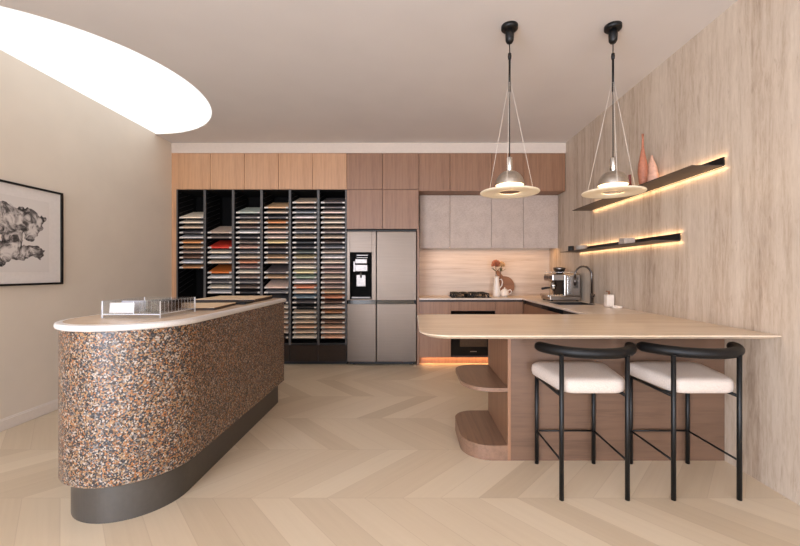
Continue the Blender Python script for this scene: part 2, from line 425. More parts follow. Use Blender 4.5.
for i in range(5):
    cabinet('overhead_cabinet', who[i], 'cabinet', 'wood cupboards along the top of the back wall', px(xs[i]), px(xs[i+1]), FR, YB, pz(189.5), zt, M['oak'])
W = [346.7, 382.6, 418.8]; nm = ['left', 'right']
for i in range(2):
    cabinet('overhead_cabinet', 'flush wood cupboard in the top row above the fridge, %s of the pair' % nm[i], 'cabinet', 'wood cupboards along the top of the back wall', px(W[i]), px(W[i+1]), FR, YB, pz(189.5), zt, M['walnut'])
    cabinet('fridge_cabinet', 'wood cupboard resting just over the fridge, %s of the pair' % nm[i], 'cabinet', 'wood cupboards just over the fridge', px(W[i]), px(W[i+1]), FR, YB, pz(229), pz(189.5), M['walnut'])
G = [418.8, 450, 491.5, 524, 565.5]
wr = ['leftmost, next to the cupboards over the fridge', 'second from its left', 'third from its left, behind the left lamp', 'rightmost, meeting the stone wall']
for i in range(4):
    cabinet('overhead_cabinet', 'deep wood cupboard over the grey cupboards, '+wr[i], 'cabinet', 'wood cupboards along the top of the back wall',
            px(G[i]), min(px(G[i+1]), XR-.002), FR, YB, pz(191), zt, M['walnut'], body=M['walnut'])
# grey wall cabinets, set back under them
GY = 5.40; gz = 70.4
gx = lambda x: (x-411)/gz
GS = [419.5, 450, 491.5, 523.5, 558.3]
gw = ['grey woven-faced wall cupboard beside the fridge cabinet, leftmost of four', 'grey woven-faced wall cupboard above the cooktop, second of four and widest',
      'grey woven-faced wall cupboard above the jug of flowers, third of four', 'grey woven-faced wall cupboard in the corner by the stone wall']
for i in range(4):
    cabinet('wall_cabinet', gw[i], 'cabinet', 'grey wall cupboards', gx(GS[i]), min(gx(GS[i+1]), XR-.002), GY, YB-.002, 1.589, pz(191)-.001, M['grey_lam'], body=M['grey_lam'])
    o_ = [c for c in C.objects if c.name.startswith('wall_cabinet')][-1]
    for v in [c for c in o_.children if c.name.startswith('cabinet_body')][0].data.vertices: v.co.z = max(v.co.z, .024)
# tall wood gable right of the fridge
tag(obj('side_panel_gable', box(px(416.9), px(419.2), FR, YB, 0, pz(229), bev=.001, seg=1), 'walnut', loc=(px(418), FR, 0)), 'narrow upright wood panel between the fridge and kitchen cupboards', 'panel').name = 'cabinet_gable'

# ------------------------------------------------------------------ sample shelving
S0, SP = px(176.3), (px(346.7)-px(176.3))/6
SD = .44                                                   # depth
sh = thing('sample_shelving', 'black six-column shelving unit filled with tilted sample boards', 'shelving', (S0+3*SP, FR+.2, 0))
for i in range(7):
    x = S0+i*SP
    x0, x1 = (x, x+.02) if i == 0 else ((x-.02, x) if i == 6 else (x-.016, x+.016))
    dv = obj('divider', box(x0, x1, FR+.004, FR+SD, .05, pz(189.7)), 'back_black', sh); obj('front_edge', box(x0, x1, FR, FR+.004, .05, pz(189.7)), 'grey_div', dv)
obj('back_panel', box(S0, S0+6*SP, FR+SD, FR+SD+.02, .05, pz(189.7)), 'back_black', sh)
obj('top_panel', box(S0, S0+6*SP, FR+.004, FR+SD, pz(190.4)-.006, pz(189.7)), 'back_black', sh)
obj('base_panel', box(S0+.001, S0+6*SP-.001, FR+.004, FR+SD, pz(344.8), pz(343.2)), 'black_matt', sh)
obj('plinth', box(S0, S0+6*SP, FR+.05, FR+SD, 0, .06), 'black_matt', sh)
for i in range(6):
    obj('lower_door', box(S0+i*SP+.003, S0+(i+1)*SP-.003, FR-.012, FR+.006, .05, pz(345), bev=.001, seg=1), 'dark_brown', sh)
PITCH = 5.02/74; RISE, RUN = .13, .36
def zk(k): return pz(202.9+5.02*k)            # z of the front edge of slot k
slope = math.atan2(RISE, RUN)
def tilted(bm, x0, x1, k, y0, y1, d0, d1):
    """a slanted slab of slot k between depths y0..y1, thickness d0..d1 normal to the slope"""
    vs = []
    for y in (y0, y1):
        for d in (d0, d1):
            for x in (x0, x1):
                vs.append(bm.verts.new((x, FR+.022+y*math.cos(slope)-d*math.sin(slope)*.3, zk(k)+y*math.sin(slope)+d*math.cos(slope))))
    for f in ((0, 1, 3, 2), (4, 6, 7, 5), (0, 4, 5, 1), (2, 3, 7, 6), (0, 2, 6, 4), (1, 5, 7, 3)): bm.faces.new([vs[i] for i in f])
    return bm
cream, beige, tan, pinkb = (226, 208, 184), (206, 180, 154), (192, 152, 116), (216, 184, 164)
greige, taupe, brown, dgrey = (178, 156, 138), (152, 128, 114), (120, 90, 74), (84, 78, 78)
lgrey, black, white = (196, 190, 186), (40, 37, 36), (232, 222, 214)
pkt, pch = (196, 152, 132), (224, 176, 144)
COLS = [
 {3: ('cream', cream), 4: ('cream', cream), 5: ('beige', beige), 6: ('dark grey', dgrey), 7: ('light grey', lgrey), 8: ('orange tan', (214, 146, 92)), 9: ('tan', tan), 10: ('taupe', taupe), 11: ('brown', brown), 12: ('pale grey', (204, 204, 206)), 13: ('tan brown', (176, 124, 84))},
 {6: ('greige', greige), 7: ('brown grey', (112, 98, 90)), 9: ('bright red', (206, 58, 40)), 10: ('cream', cream), 11: ('speckled grey', lgrey), 12: ('beige', beige), 14: ('rust orange', (194, 104, 44)), 15: ('off-white', white), 16: ('grey', (110, 104, 102)), 17: ('cream', cream), 18: ('light grey', lgrey)},
 {2: ('pale sage', (178, 184, 170)), 3: ('grey', (112, 106, 104)), 4: ('beige', beige), 5: ('brown', (126, 104, 94)), 6: ('off-white', white), 7: ('dark grey', dgrey), 8: ('brown grey', (112, 98, 90)), 9: ('pinkish tan', pkt), 10: ('grey', (122, 116, 114)), 11: ('beige', beige), 12: ('terracotta tan', (190, 128, 98)), 13: ('mauve brown', (150, 116, 106)), 14: ('cream', cream), 15: ('taupe', taupe), 16: ('grey', (110, 104, 102)), 17: ('brown grey', (104, 88, 78)), 18: ('black', black)},
 {1: ('tan', (212, 168, 124)), 2: ('beige', beige), 3: ('dark speckled', dgrey), 4: ('orange tan', (212, 140, 88)), 5: ('tan', tan), 6: ('pinkish beige', pinkb), 7: ('pale pink', (224, 196, 178)), 8: ('yellow cream', (226, 198, 142)), 9: ('dark brown', (92, 72, 62)), 10: ('dark grey', dgrey), 11: ('tan', tan), 12: ('beige', beige), 14: ('brown grey', (104, 92, 88)), 15: ('tan', tan), 17: ('pinkish beige', pinkb), 18: ('grey', (128, 122, 120)), 20: ('dark grey', dgrey), 21: ('cream', cream), 22: ('beige', beige), 23: ('pale pink', pinkb), 24: ('beige', beige), 25: ('peach', pch), 26: ('beige', beige), 27: ('black', black)},
 {0: ('beige', beige), 1: ('taupe', (176, 152, 136)), 2: ('blue grey', (132, 134, 136)), 3: ('pinkish white', (232, 214, 208)), 4: ('greige', greige), 5: ('beige', beige), 6: ('grey', (130, 124, 122)), 7: ('beige', beige), 8: ('black', black), 9: ('charcoal', dgrey), 10: ('dark green', (90, 94, 86)), 11: ('olive tan', (184, 164, 124)), 12: ('greige', greige), 13: ('cream', cream), 14: ('yellow cream', (218, 202, 154)), 15: ('sage green', (150, 162, 138)), 16: ('pinkish white', (236, 214, 206)), 17: ('coral', (226, 140, 104)), 18: ('pale peach', (226, 196, 170)), 19: ('slate blue', (120, 134, 142)), 20: ('charcoal', dgrey), 21: ('black', black), 22: ('beige', beige), 23: ('cream', cream), 24: ('beige', beige), 25: ('peach', pch), 26: ('beige', beige), 27: ('cream', cream)},
 {0: ('dark taupe', (104, 92, 88)), 1: ('dark taupe', (104, 92, 88)), 2: ('pale pink', (228, 200, 184)), 3: ('beige', beige), 4: ('cream', cream), 5: ('beige', beige), 6: ('brown grey', (126, 112, 106)), 7: ('beige', beige), 8: ('dark brown', (84, 68, 60)), 9: ('grey', (126, 122, 122)), 10: ('greige', greige), 11: ('pinkish white', (238, 216, 208)), 12: ('beige', (212, 190, 168)), 13: ('pinkish taupe', (188, 158, 146)), 14: ('taupe', (176, 146, 132)), 15: ('beige', beige), 16: ('taupe', (168, 140, 126)), 17: ('taupe', (168, 140, 126)), 18: ('tan', tan), 19: ('terracotta', (196, 126, 92)), 20: ('dark brown', (96, 70, 58)), 21: ('pale pink', pinkb), 22: ('tan brown', (158, 110, 78)), 23: ('cream', cream), 24: ('brown', brown), 25: ('peach', pch), 26: ('pale peach', (222, 188, 164)), 27: ('peach', (220, 168, 136))},
]
ORD = 'first second third fourth fifth sixth seventh eighth ninth tenth eleventh twelfth thirteenth fourteenth fifteenth sixteenth seventeenth eighteenth nineteenth twentieth twenty-first twenty-second twenty-third twenty-fourth twenty-fifth twenty-sixth twenty-seventh twenty-eighth'.split()
CN = ['leftmost', 'second', 'third', 'fourth', 'fifth', 'sixth']
bm_mats = {}
def board_mat(c):
    if c not in bm_mats: bm_mats[c] = plain('sample_colour', tuple(min(246, v*1.07) for v in c), .5, mottle=.05, scale=60)
    return bm_mats[c]
HW = .161
proto = tilted(bmesh.new(), -HW, HW, 0, 0, .35, 0, .017)
base0 = Vector((0, FR+.022, zk(0))); bmesh.ops.translate(proto, vec=-base0, verts=proto.verts[:])
bmesh.ops.recalc_face_normals(proto, faces=proto.faces[:]); pm = bpy.data.meshes.new('sample_board'); proto.to_mesh(pm); proto.free()
b = tilted(bmesh.new(), -HW-.007, HW+.007, 0, -.002, .352, -.017, -.001); bmesh.ops.translate(b, vec=-base0, verts=b.verts[:]); bmesh.ops.recalc_face_normals(b, faces=b.faces[:])
tray_m = bpy.data.meshes.new('tray'); b.to_mesh(tray_m); b.free(); tray_m.materials.append(M['back_black'])
clip_m = []
for x0, x1 in ((-HW, -HW+.05), (HW-.03, HW)):
    b = tilted(bmesh.new(), x0, x1, 0, -.004, .012, .0, .0185); bmesh.ops.translate(b, vec=-base0, verts=b.verts[:])
    bmesh.ops.recalc_face_normals(b, faces=b.faces[:]); me = bpy.data.meshes.new('corner_clip'); b.to_mesh(me); b.free(); me.materials.append(M['clip']); clip_m.append(me)
for ci, col in enumerate(COLS):
    xc = S0+(ci+.5)*SP
    for k in range(-2, 20 if ci == 3 else (19 if ci < 3 else 28)):
        if k not in col:
            for q in (-1, 1):
                xs_ = xc+q*(SP/2-.021)
                obj('tray_runner', tilted(bmesh.new(), xs_-.005, xs_+.005, k, .01, min(.36, (pz(190.4)-.012-zk(k))/math.sin(slope)), -.008, 0), 'black_matt', sh)
    for i, k in enumerate(sorted(col)):
        nmc, c = col[k]
        me = pm.copy(); me.materials.append(board_mat(c))
        o = bpy.data.objects.new('sample_board', me); C.objects.link(o); o.location = (xc, FR+.022, zk(k))
        where = 'topmost' if i == 0 else ORD[i]+' from the top'
        colw = {0: 'the leftmost sample column', 5: 'the rightmost sample column by the fridge'}.get(ci, 'the %s sample column from the left' % CN[ci])
        tag(o, '%s sample board, %s in %s' % (nmc, where, colw), 'sample board', 'sample boards in the %s column' % CN[ci])
        t_ = bpy.data.objects.new('tray', tray_m); C.objects.link(t_); t_.parent = o
        for me2 in clip_m:
            c_ = bpy.data.objects.new('corner_clip', me2); C.objects.link(c_); c_.parent = o

# ------------------------------------------------------------------ fridge
fx0, fx1, fxm = px(347.6), px(416.3), px(376.6)
FY = FR-.05
fr = thing('refrigerator', 'stainless steel four-door fridge with ice and water dispenser', 'fridge', ((fx0+fx1)/2, FR+.3, 0))
obj('fridge_body', box(fx0+.004, fx1-.004, FR+.012, YB-.05, .03, pz(230.2), bev=.004), 'black', fr)
obj('top_hinge_cover', box(fx0+.004, fx1-.004, FY+.01, FR+.02, pz(231.6), pz(230), bev=.002), 'black_matt', fr)
za, zb, zc, zd = pz(361), pz(303.3), pz(300.4), pz(231.8)
g = .0035
def door(x0, x1, z0, z1, nm_='door'): return obj(nm_, box(x0, x1, FY, FR+.008, z0, z1, bev=.006, seg=3), 'steel', fr)
door(fxm+g, fx1, zc+.004, zd); door(fx0, fxm-g, za, zb-.004); door(fxm+g, fx1, za, zb-.004)
# upper left door with the dispenser recess
dx0, dx1, dz0, dz1 = px(350.6), px(372), pz(299), pz(252.5)
bm = bmesh.new()
add_box(bm, fx0, dx0, FY, FR+.008, zc+.004, zd, .004); add_box(bm, dx1, fxm-g, FY, FR+.008, zc+.004, zd, .004)
add_box(bm, dx0-.002, dx1+.002, FY+.0005, FR+.008, dz1, zd, .003); add_box(bm, dx0-.002, dx1+.002, FY+.0005, FR+.008, zc+.004, dz0, .003)
dd = obj('door', bm, 'steel', fr)
bm = bmesh.new(); t_ = .012
add_box(bm, dx0, dx0+t_, FY-.003, FR, dz0, dz1, .002); add_box(bm, dx1-t_, dx1, FY-.003, FR, dz0, dz1, .002); add_box(bm, dx0, dx1, FY-.003, FR, dz0, dz0+t_, .002)
add_box(bm, dx0+.002, dx1-.002, FY-.003, FR, dz1-.16, dz1, .002); add_box(bm, dx0, dx1, FR-.004, FR+.002, dz0, dz1)
obj('dispenser_housing', bm, 'back_black', dd)
bm = bmesh.new(); add_box(bm, dx0+.07, dx1-.06, FY-.008, FY+.01, dz1-.15, dz1-.09, .004); add_box(bm, dx0+.045, dx0+.07, FY-.006, FY, dz1-.26, dz1-.12, .003); add_box(bm, dx0+.09, dx1-.05, FY-.006, FY, dz1-.045, dz1-.035)
add_box(bm, dx0+.09, dx1-.05, FY-.006, FY, dz1-.075, dz1-.068)
obj('control_panel', bm, 'chrome_dark', dd)
bm = bmesh.new(); add_box(bm, dx0+.05, dx1-.05, FY+.004, FY+.04, dz1-.26, dz1-.16, .01); add_tube(bm, [((dx0+dx1)/2, FY+.02, dz1-.26), ((dx0+dx1)/2, FY+.02, dz1-.34)], .012)
add_box(bm, dx0+.08, dx1-.08, FY+.02, FY+.03, dz1-.46, dz1-.30, .006); obj('nozzle', bm, 'chrome_dark', dd)
obj('drip_tray', box(dx0+.02, dx1-.02, FY+.002, FR-.005, dz0+t_, dz0+t_+.02, bev=.003), 'chrome_dark', dd)
for x0, x1 in ((fx0+.02, fxm-.008), (fxm+.008, fx1-.03)):
    obj('handle_recess', box(x0, x1, FY+.004, FR, zb-.006, zc+.006), 'glass_black', fr)
obj('toe_grille', box(fx0+.03, fx1-.03, FR+.01, FR+.05, .012, .05), 'black_matt', fr)
for x in (fx0+.08, fx1-.08): obj('foot', lathe([(0, 0), (.022, 0), (.022, .035), (0, .035)], (x, FR+.05, 0), 16), 'black_matt', fr)

# ------------------------------------------------------------------ kitchen base units
CZ = .9; RX = 1.50                            # counter height, inner edge of the right-hand run
bx = [px(419.3), px(451), px(495.2), 1.52]
def base_unit(label, x0, x1, drawer=False):
    t = thing('base_cabinet', label, 'cabinet', ((x0+x1)/2, FR+.3, 0), 'base cupboards under the back worktop')
    obj('cabinet_body', box(x0, x1, FR+.025, YB-.02, .1, CZ-.021), 'dark_edge', t)  # dark body colour paints the shadow line below the worktop
    obj('door', box(x0+.002, x1-.002, FR+.004, FR+.024, .1, CZ-.05, bev=.0012, seg=1), 'walnut', t)
    obj('kickboard', box(x0, x1, FR+.1, FR+.115, 0, .1), 'walnut', t); return t
base_unit('wood base cupboard between the fridge and the oven', bx[0], bx[1])
base_unit('wood base cupboard right of the oven, running into the corner', bx[2], bx[3])
t = thing('oven_housing', 'wood drawer unit built around the black oven', 'cabinet', ((bx[1]+bx[2])/2, FR+.3, 0), 'base cupboards under the back worktop')
oz0, oz1 = .125, pz(311.2)
bm = bmesh.new(); add_box(bm, bx[1], bx[1]+.016, FR+.03, YB-.02, .1, CZ-.021); add_box(bm, bx[2]-.016, bx[2], FR+.03, YB-.02, .1, CZ-.021); add_box(bm, bx[1], bx[2], FR+.03, YB-.02, .1, .118); add_box(bm, bx[1], bx[2], FR+.025, YB-.02, oz1+.003, CZ-.021)
obj('cabinet_body', bm, 'dark_edge', t)  # darkened like its neighbours to paint the shadow line above the drawer
obj('drawer', box(bx[1]+.002, bx[2]-.002, FR+.004, FR+.024, oz1+.004, CZ-.05, bev=.0012, seg=1), 'walnut', t)
obj('kickboard', box(bx[1], bx[2], FR+.1, FR+.115, 0, .1), 'walnut', t)
ov = thing('oven', 'black built-in oven under the cooktop', 'oven', ((bx[1]+bx[2])/2, FR+.3, oz0))
ox0, ox1 = bx[1]+.019, bx[2]-.019
obj('oven_body', box(ox0, ox1, FR+.03, YB-.1, oz0, oz1), 'black_matt', ov)
obj('control_panel', box(ox0-.014, ox1+.014, FR+.002, FR+.028, oz1-.1, oz1, bev=.002), 'glass_black', ov)
od = obj('oven_door', box(ox0-.014, ox1+.014, FR+.002, FR+.028, oz0, oz1-.104, bev=.002), 'glass_black', ov)
obj('door_window', box(ox0+.1, ox1-.09, FR+.0005, FR+.004, oz0+.12, oz1-.2, bev=.001, seg=1), 'oven_in', od)
obj('handle', tube([(ox0+.03, FR-.03, oz1-.125), (ox1-.03, FR-.03, oz1-.125)], .008), 'black', od)
obj('rating_plate', box((ox0+ox1)/2-.04, (ox0+ox1)/2+.05, FR, FR+.004, oz0+.05, oz0+.062), 'chrome', od)  # small bright strip low on the door
# right-hand run, doors facing the aisle
ry = [3.24, 3.86, 4.48, FR+.02]
rl = ['wood base cupboard under the right worktop, where it meets the peninsula', 'wood base cupboard under the sink', 'wood base cupboard under the coffee machine, in the corner']
for i in range(3):
    t = thing('base_cabinet', rl[i], 'cabinet', (1.8, (ry[i]+ry[i+1])/2, 0), 'base cupboards under the right worktop')
    bm = box(RX+.045, XR-.003, ry[i]+.0005, ry[i+1]-.0005, .1, CZ-.28 if i == 1 else CZ-.021)
    obj('cabinet_body', bm, 'dark_edge', t)  # dark colour paints shade into the gap over the doors
    obj('door', box(RX+.022, RX+.042, ry[i]+.002, ry[i+1]-.002, .1, CZ-.075, bev=.0012, seg=1), 'walnut', t)
    obj('kickboard', box(RX+.1, RX+.115, ry[i], ry[i+1], 0, .1), 'walnut', t)
# L-shaped worktop with the sink cut-out
sk = (1.615, 2.0, 4.12, 4.46)
bm = bmesh.new()
add_box(bm, bx[0]-.0, RX, FR-.01, YB-.012, CZ-.02, CZ, .003)
add_box(bm, RX-.002, sk[0], 3.222, YB-.012, CZ-.0198, CZ-.0002, .003); add_box(bm, sk[1], XR-.002, 3.222, YB-.012, CZ-.0198, CZ-.0002, .003)
add_box(bm, sk[0], sk[1], 3.222, sk[2], CZ-.0198, CZ-.0002); add_box(bm, sk[0], sk[1], sk[3], YB-.012, CZ-.0198, CZ-.0002)
tag(obj('worktop', bm, 'worktop', loc=(1.4, 5.3, CZ)), 'pale stone L-shaped worktop running along the back and right walls', 'worktop')
sink = thing('sink', 'black undermount sink in the worktop under the curved tap', 'sink', (1.8, 4.3, CZ-.2))
bm = bmesh.new(); x0, x1, y0, y1 = sk
e_ = .0008; x0 += e_; x1 -= e_; y0 += e_; y1 -= e_; w_ = .010
for a_ in ((x0, x0+w_, y0, y1), (x1-w_, x1, y0, y1), (x0+w_, x1-w_, y0, y0+w_), (x0+w_, x1-w_, y1-w_, y1)): add_box(bm, *a_, CZ-.22, CZ+.002)
add_box(bm, x0, x1, y0, y1, CZ-.232, CZ-.22)
obj('basin', bm, 'black_matt', sink); obj('drain', lathe([(0, 0), (.04, 0), (.04, .004), (0, .004)], (1.8, 4.3, CZ-.22), 24), 'chrome', sink)
# backsplash
struct('trim_3', box(px(419.3), XR-.002, YB-.012, YB-.0005, CZ-.03, 1.589), 'splash')

# ------------------------------------------------------------------ LED strips with their light
LEDC = (255, 208, 156)
for o in [q for q in C.objects if q.name.startswith('wall_cabinet')]:
    d = [c for c in o.children if c.name.startswith('door')][0]; x0 = world(o).x+d.bound_box[0][0]; x1 = world(o).x+d.bound_box[6][0]
    obj('led_strip', box(x0+.002, x1-.002, YB-.3, YB-.28, 1.606, 1.611), 'led', o)
light('under_cabinet_light', 'AREA', ((gx(421)+XR)/2, YB-.26, 1.603), 3.2, (255, 200, 138), (0, 0, 0), 1.85, .03)
for o in [q for q in C.objects if q.name in ('base_cabinet', 'base_cabinet.001', 'oven_housing')]:
    d = [c for c in o.children if c.name.startswith('kick')][0]; x0 = world(o).x+d.bound_box[0][0]; x1 = world(o).x+d.bound_box[6][0]
    obj('led_strip', box(x0, x1, FR+.085, FR+.098, .09, .098), 'led_kick', o)
light('kick_light', 'AREA', ((bx[0]+RX)/2, FR+.075, .08), 1.3, (255, 188, 126), (0, 0, 0), 1.3, .03)

# ------------------------------------------------------------------ things on the back worktop
K = CZ+.0005
ck = thing('gas_cooktop', 'black gas cooktop with cast iron grates on the back worktop', 'cooktop', (px(473), 5.4, CZ))
cx0, cx1 = .555, 1.10
obj('glass_plate', box(cx0, cx1, FR+.06, YB-.08, K, CZ+.008, bev=.003), 'glass_black', ck)
for i, xc in enumerate((cx0+.14, cx1-.14)):
    bm = bmesh.new()
    for yc in (FR+.19, FR+.41):
        for a in range(4):
            d = Vector((math.cos(a*PI/2+PI/4), math.sin(a*PI/2+PI/4), 0))
            add_tube(bm, [Vector((xc, yc, CZ+.058))+d*.025, Vector((xc, yc, CZ+.058))+d*.115, Vector((xc, yc, CZ+.008))+d*.14], .008, 8)
    add_tube(bm, [(xc-.11, FR+.09, CZ+.055), (xc+.11, FR+.09, CZ+.055), (xc+.11, FR+.51, CZ+.055), (xc-.11, FR+.51, CZ+.055), (xc-.11, FR+.09, CZ+.055)], .008, 8)
    for sx_ in (-.11, .11):
        for yy_ in (FR+.09, FR+.51): add_tube(bm, [(xc+sx_, yy_, CZ+.007), (xc+sx_, yy_, CZ+.055)], .009, 8)
    obj('grate', bm, 'black_matt', ck)
    for yc in (FR+.19, FR+.41): obj('burner', lathe([(0, .03), (.034, .03), (.04, .022), (.05, .018), (.05, .007), (0, .007)], (xc, yc, CZ), 20), 'chrome_dark', ck)
for i in range(4): obj('knob', lathe([(0, .03), (.016, .03), (.019, .008), (0, .008)], ((cx0+cx1)/2, FR+.13+i*.1, CZ), 16), 'black', ck)

jx, jy = 1.235, 5.48
jug = thing('jug', 'tall white ceramic jug holding orange flowers', 'jug', (jx, jy, CZ))
obj('jug_body', lathe([(0, .0), (.05, 0), (.054, .01), (.052, .08), (.044, .17), (.035, .23), (.033, .26), (.037, .29), (.034, .288), (.03, .26), (.033, .22), (.04, .15), (0, .02)], (jx, jy, K), 28), 'ceramic', jug)
obj('handle', tube([(jx+.034, jy, K+.245), (jx+.07, jy, K+.25), (jx+.085, jy, K+.21), (jx+.075, jy, K+.16), (jx+.045, jy, K+.12)], .008, 10), 'ceramic', jug)
def flower(label, dx, dz, mat, r, lean):
    t = thing('flower_stem', label, 'flower', (jx, jy, K+.1), 'flowers in the white jug')
    p0, p1 = Vector((jx+dx*.1, jy, K+.06)), Vector((jx+dx, jy-.01, K+dz))
    obj('stem', tube([p0, p0*.5+p1*.5+Vector((dx*.08, 0, 0)), p1], .004, 8), 'stem', t)
    bm = bmesh.new(); rnd = random.Random(int(dz*1000))
    for i in range(46):
        u = i/46; ph = i*2.39996; th = math.acos(1-1.5*u)
        d = Vector((math.sin(th)*math.cos(ph), math.sin(th)*math.sin(ph), math.cos(th)))
        add_tube(bm, [p1+d*r*.3, p1+d*r*.75, p1+d*r*(.95+rnd.random()*.15)], [r*.16, r*.2, r*.05], 6)
    obj('flower_head', bm, mat, t)
    bm = bmesh.new()
    for i in range(4):
        a = i*1.7+lean; d = Vector((math.cos(a), math.sin(a)*.6, .55)); q = p1*.75+p0*.25
        add_lathe(bm, [(0, 0), (.012, .03), (.009, .07), (0, .1)], (0, 0, 0), 6, 1, .25)
        for v in bm.verts[-(2+12):]:
            v.co = q+d.to_track_quat('Z', 'Y').to_matrix() @ v.co
    obj('leaves', bm, 'leaf', t)
flower('round orange flower on the left of the white jug', -.015, .465, 'flower', .068, .3)
flower('smaller ochre flower leaning right in the white jug', .07, .455, 'flower2', .05, 1.2)
# round paddle board leaning on the backsplash
bm = bmesh.new(); pts = [Vector((.145*math.cos(a), .145*math.sin(a))) for a in [PI*.5+.32+(2*PI-.64)*k/40 for k in range(41)]]
pts += [Vector((.03, .18)), Vector((.028, .24)), Vector((0, .255)), Vector((-.028, .24)), Vector((-.03, .18))]
add_slab(bm, pts, [(-.003, 0), (0, .003), (0, .013), (-.003, .016)])
mt = Matrix.Translation((1.40, 5.655, K+.128)) @ Matrix.Rotation(math.radians(-72+162), 4, 'X') @ Matrix.Rotation(math.radians(22), 4, 'Z')
mt = Matrix.Translation((1.395, 5.675, K+.147)) @ Matrix.Rotation(math.radians(80), 4, 'X') @ Matrix.Rotation(math.radians(24), 4, 'Z')
bmesh.ops.transform(bm, matrix=mt, verts=bm.verts[:])
tag(obj('serving_board', bm, 'board_wood', loc=(1.4, 5.66, CZ)), 'round brown wooden serving board leaning on the backsplash', 'board')
tx, ty = 1.345, 5.46
tp = thing('teapot', 'small white round teapot in front of the wooden board', 'teapot', (tx, ty, CZ))
obj('teapot_body', lathe([(0, 0), (.04, 0), (.058, .03), (.062, .06), (.052, .09), (.03, .108), (.03, .112), (0, .118)], (tx, ty, K), 28), 'ceramic', tp)
obj('lid_knob', lathe([(0, .116), (.008, .118), (.012, .13), (0, .138)], (tx, ty, K), 16), 'ceramic', tp)
obj('handle', tube([(tx+.05, ty, K+.09), (tx+.085, ty, K+.1), (tx+.1, ty, K+.075), (tx+.085, ty, K+.045), (tx+.056, ty, K+.035)], .007, 10), 'ceramic', tp)
obj('spout', tube([(tx-.05, ty-.01, K+.05), (tx-.075, ty-.015, K+.075), (tx-.085, ty-.017, K+.1)], [.014, .011, .008], 12), 'ceramic', tp)

# coffee machine (front faces the aisle, -x)
qx0, qx1, qy0, qy1 = 1.665, 2.055, 4.60, 4.92
cm = thing('coffee_machine', 'stainless steel espresso machine in the worktop corner', 'coffee machine', ((qx0+qx1)/2, (qy0+qy1)/2, CZ))
ym = (qy0+qy1)/2
obj('base', box(qx0+.02, qx1, qy0, qy1, K+.012, K+.06, bev=.006), 'machine', cm)
for x in (qx0+.05, qx1-.03):
    for y in (qy0+.03, qy1-.03): obj('foot', lathe([(0, 0), (.015, 0), (.015, .013), (0, .013)], (x, y, K), 12), 'black_matt', cm)
obj('drip_tray', box(qx0, qx0+.2, qy0+.015, qy1-.015, K+.05, K+.078, bev=.004), 'chrome', cm)
obj('rear_body', box(qx0+.19, qx1, qy0, qy1, K+.06, K+.33, bev=.012), 'machine', cm)
bm = bmesh.new()
for i in range(9): add_box(bm, qx1-.09, qx1-.03, qy0-.002, qy0+.004, K+.16+i*.016, K+.168+i*.016)
obj('side_vent', bm, 'black', cm)
obj('side_panel', box(qx0+.23, qx1-.11, qy0-.003, qy0+.004, K+.08, K+.3, bev=.002), 'chrome', cm)
obj('head', box(qx0+.05, qx1-.02, qy0+.01, qy1-.01, K+.245, K+.33, bev=.012), 'machine', cm)
bm = bmesh.new()
for y in (qy0+.02, qy1-.02): add_tube(bm, [(qx0+.07, y, K+.33), (qx0+.07, y, K+.352), (qx1-.03, y, K+.352), (qx1-.03, y, K+.33)], .004, 8)
obj('cup_rail', bm, 'chrome', cm)
obj('bean_hopper', lathe([(0, .33), (.04, .33), (.045, .345), (.072, .385), (.076, .405), (.07, .412), (0, .415)], (qx0+.20, ym+.02, K), 28), 'chrome_dark', cm)
obj('group_head', lathe([(0, .245), (.036, .245), (.036, .2), (.04, .195), (.04, .178), (0, .178)], (qx0+.1, ym-.05, K), 24), 'chrome', cm)
pf_ = obj('portafilter', lathe([(0, .18), (.034, .18), (.034, .15), (.02, .14), (.012, .118), (0, .118)], (qx0+.1, ym-.05, K), 24), 'chrome', cm)
obj('handle', tube([(qx0+.07, ym-.055, K+.163), (qx0, ym-.075, K+.158), (qx0-.055, ym-.09, K+.15)], [.009, .013, .014], 12), 'black_matt', pf_)
obj('steam_wand', tube([(qx0+.075, qy0+.03, K+.26), (qx0+.06, qy0+.015, K+.22), (qx0+.05, qy0+.005, K+.1)], .006, 10), 'chrome', cm)
for i, y in enumerate((ym-.09, ym, ym+.09)): obj('dial', tube([(qx0+.052, y, K+.29), (qx0+.036, y, K+.29)], .018, 16), 'chrome_dark', cm)
bm = bmesh.new(); add_box(bm, qx0+.175, qx0+.192, qy0+.01, qy1-.01, K+.075, K+.25); obj('splash_back', bm, 'black', cm)
# tap
fxp, fyp = 2.045, 4.30
tap = thing('tap', 'tall curved dark steel tap at the sink', 'tap', (fxp, fyp, CZ))
obj('tap_base', lathe([(0, 0), (.026, 0), (.026, .006), (.018, .01), (.018, .11), (.012, .115), (0, .115)], (fxp, fyp, K), 20), 'chrome_dark', tap)
arcp = [(fxp, fyp, K+.1), (fxp, fyp, K+.32)]+[(fxp-.095+.095*math.cos(a), fyp, K+.32+.1*math.sin(a)) for a in [PI*k/14 for k in range(1, 14)]]+[(fxp-.19, fyp, K+.30)]
obj('spout', tube(arcp, .011, 14), 'chrome_dark', tap)
obj('spray_head', tube([(fxp-.19, fyp, K+.305), (fxp-.19, fyp, K+.20)], [.014, .016], 14), 'chrome_dark', tap)
obj('lever', tube([(fxp, fyp-.016, K+.075), (fxp, fyp-.045, K+.08), (fxp-.005, fyp-.075, K+.105)], [.01, .007, .006], 10), 'chrome_dark', tap)
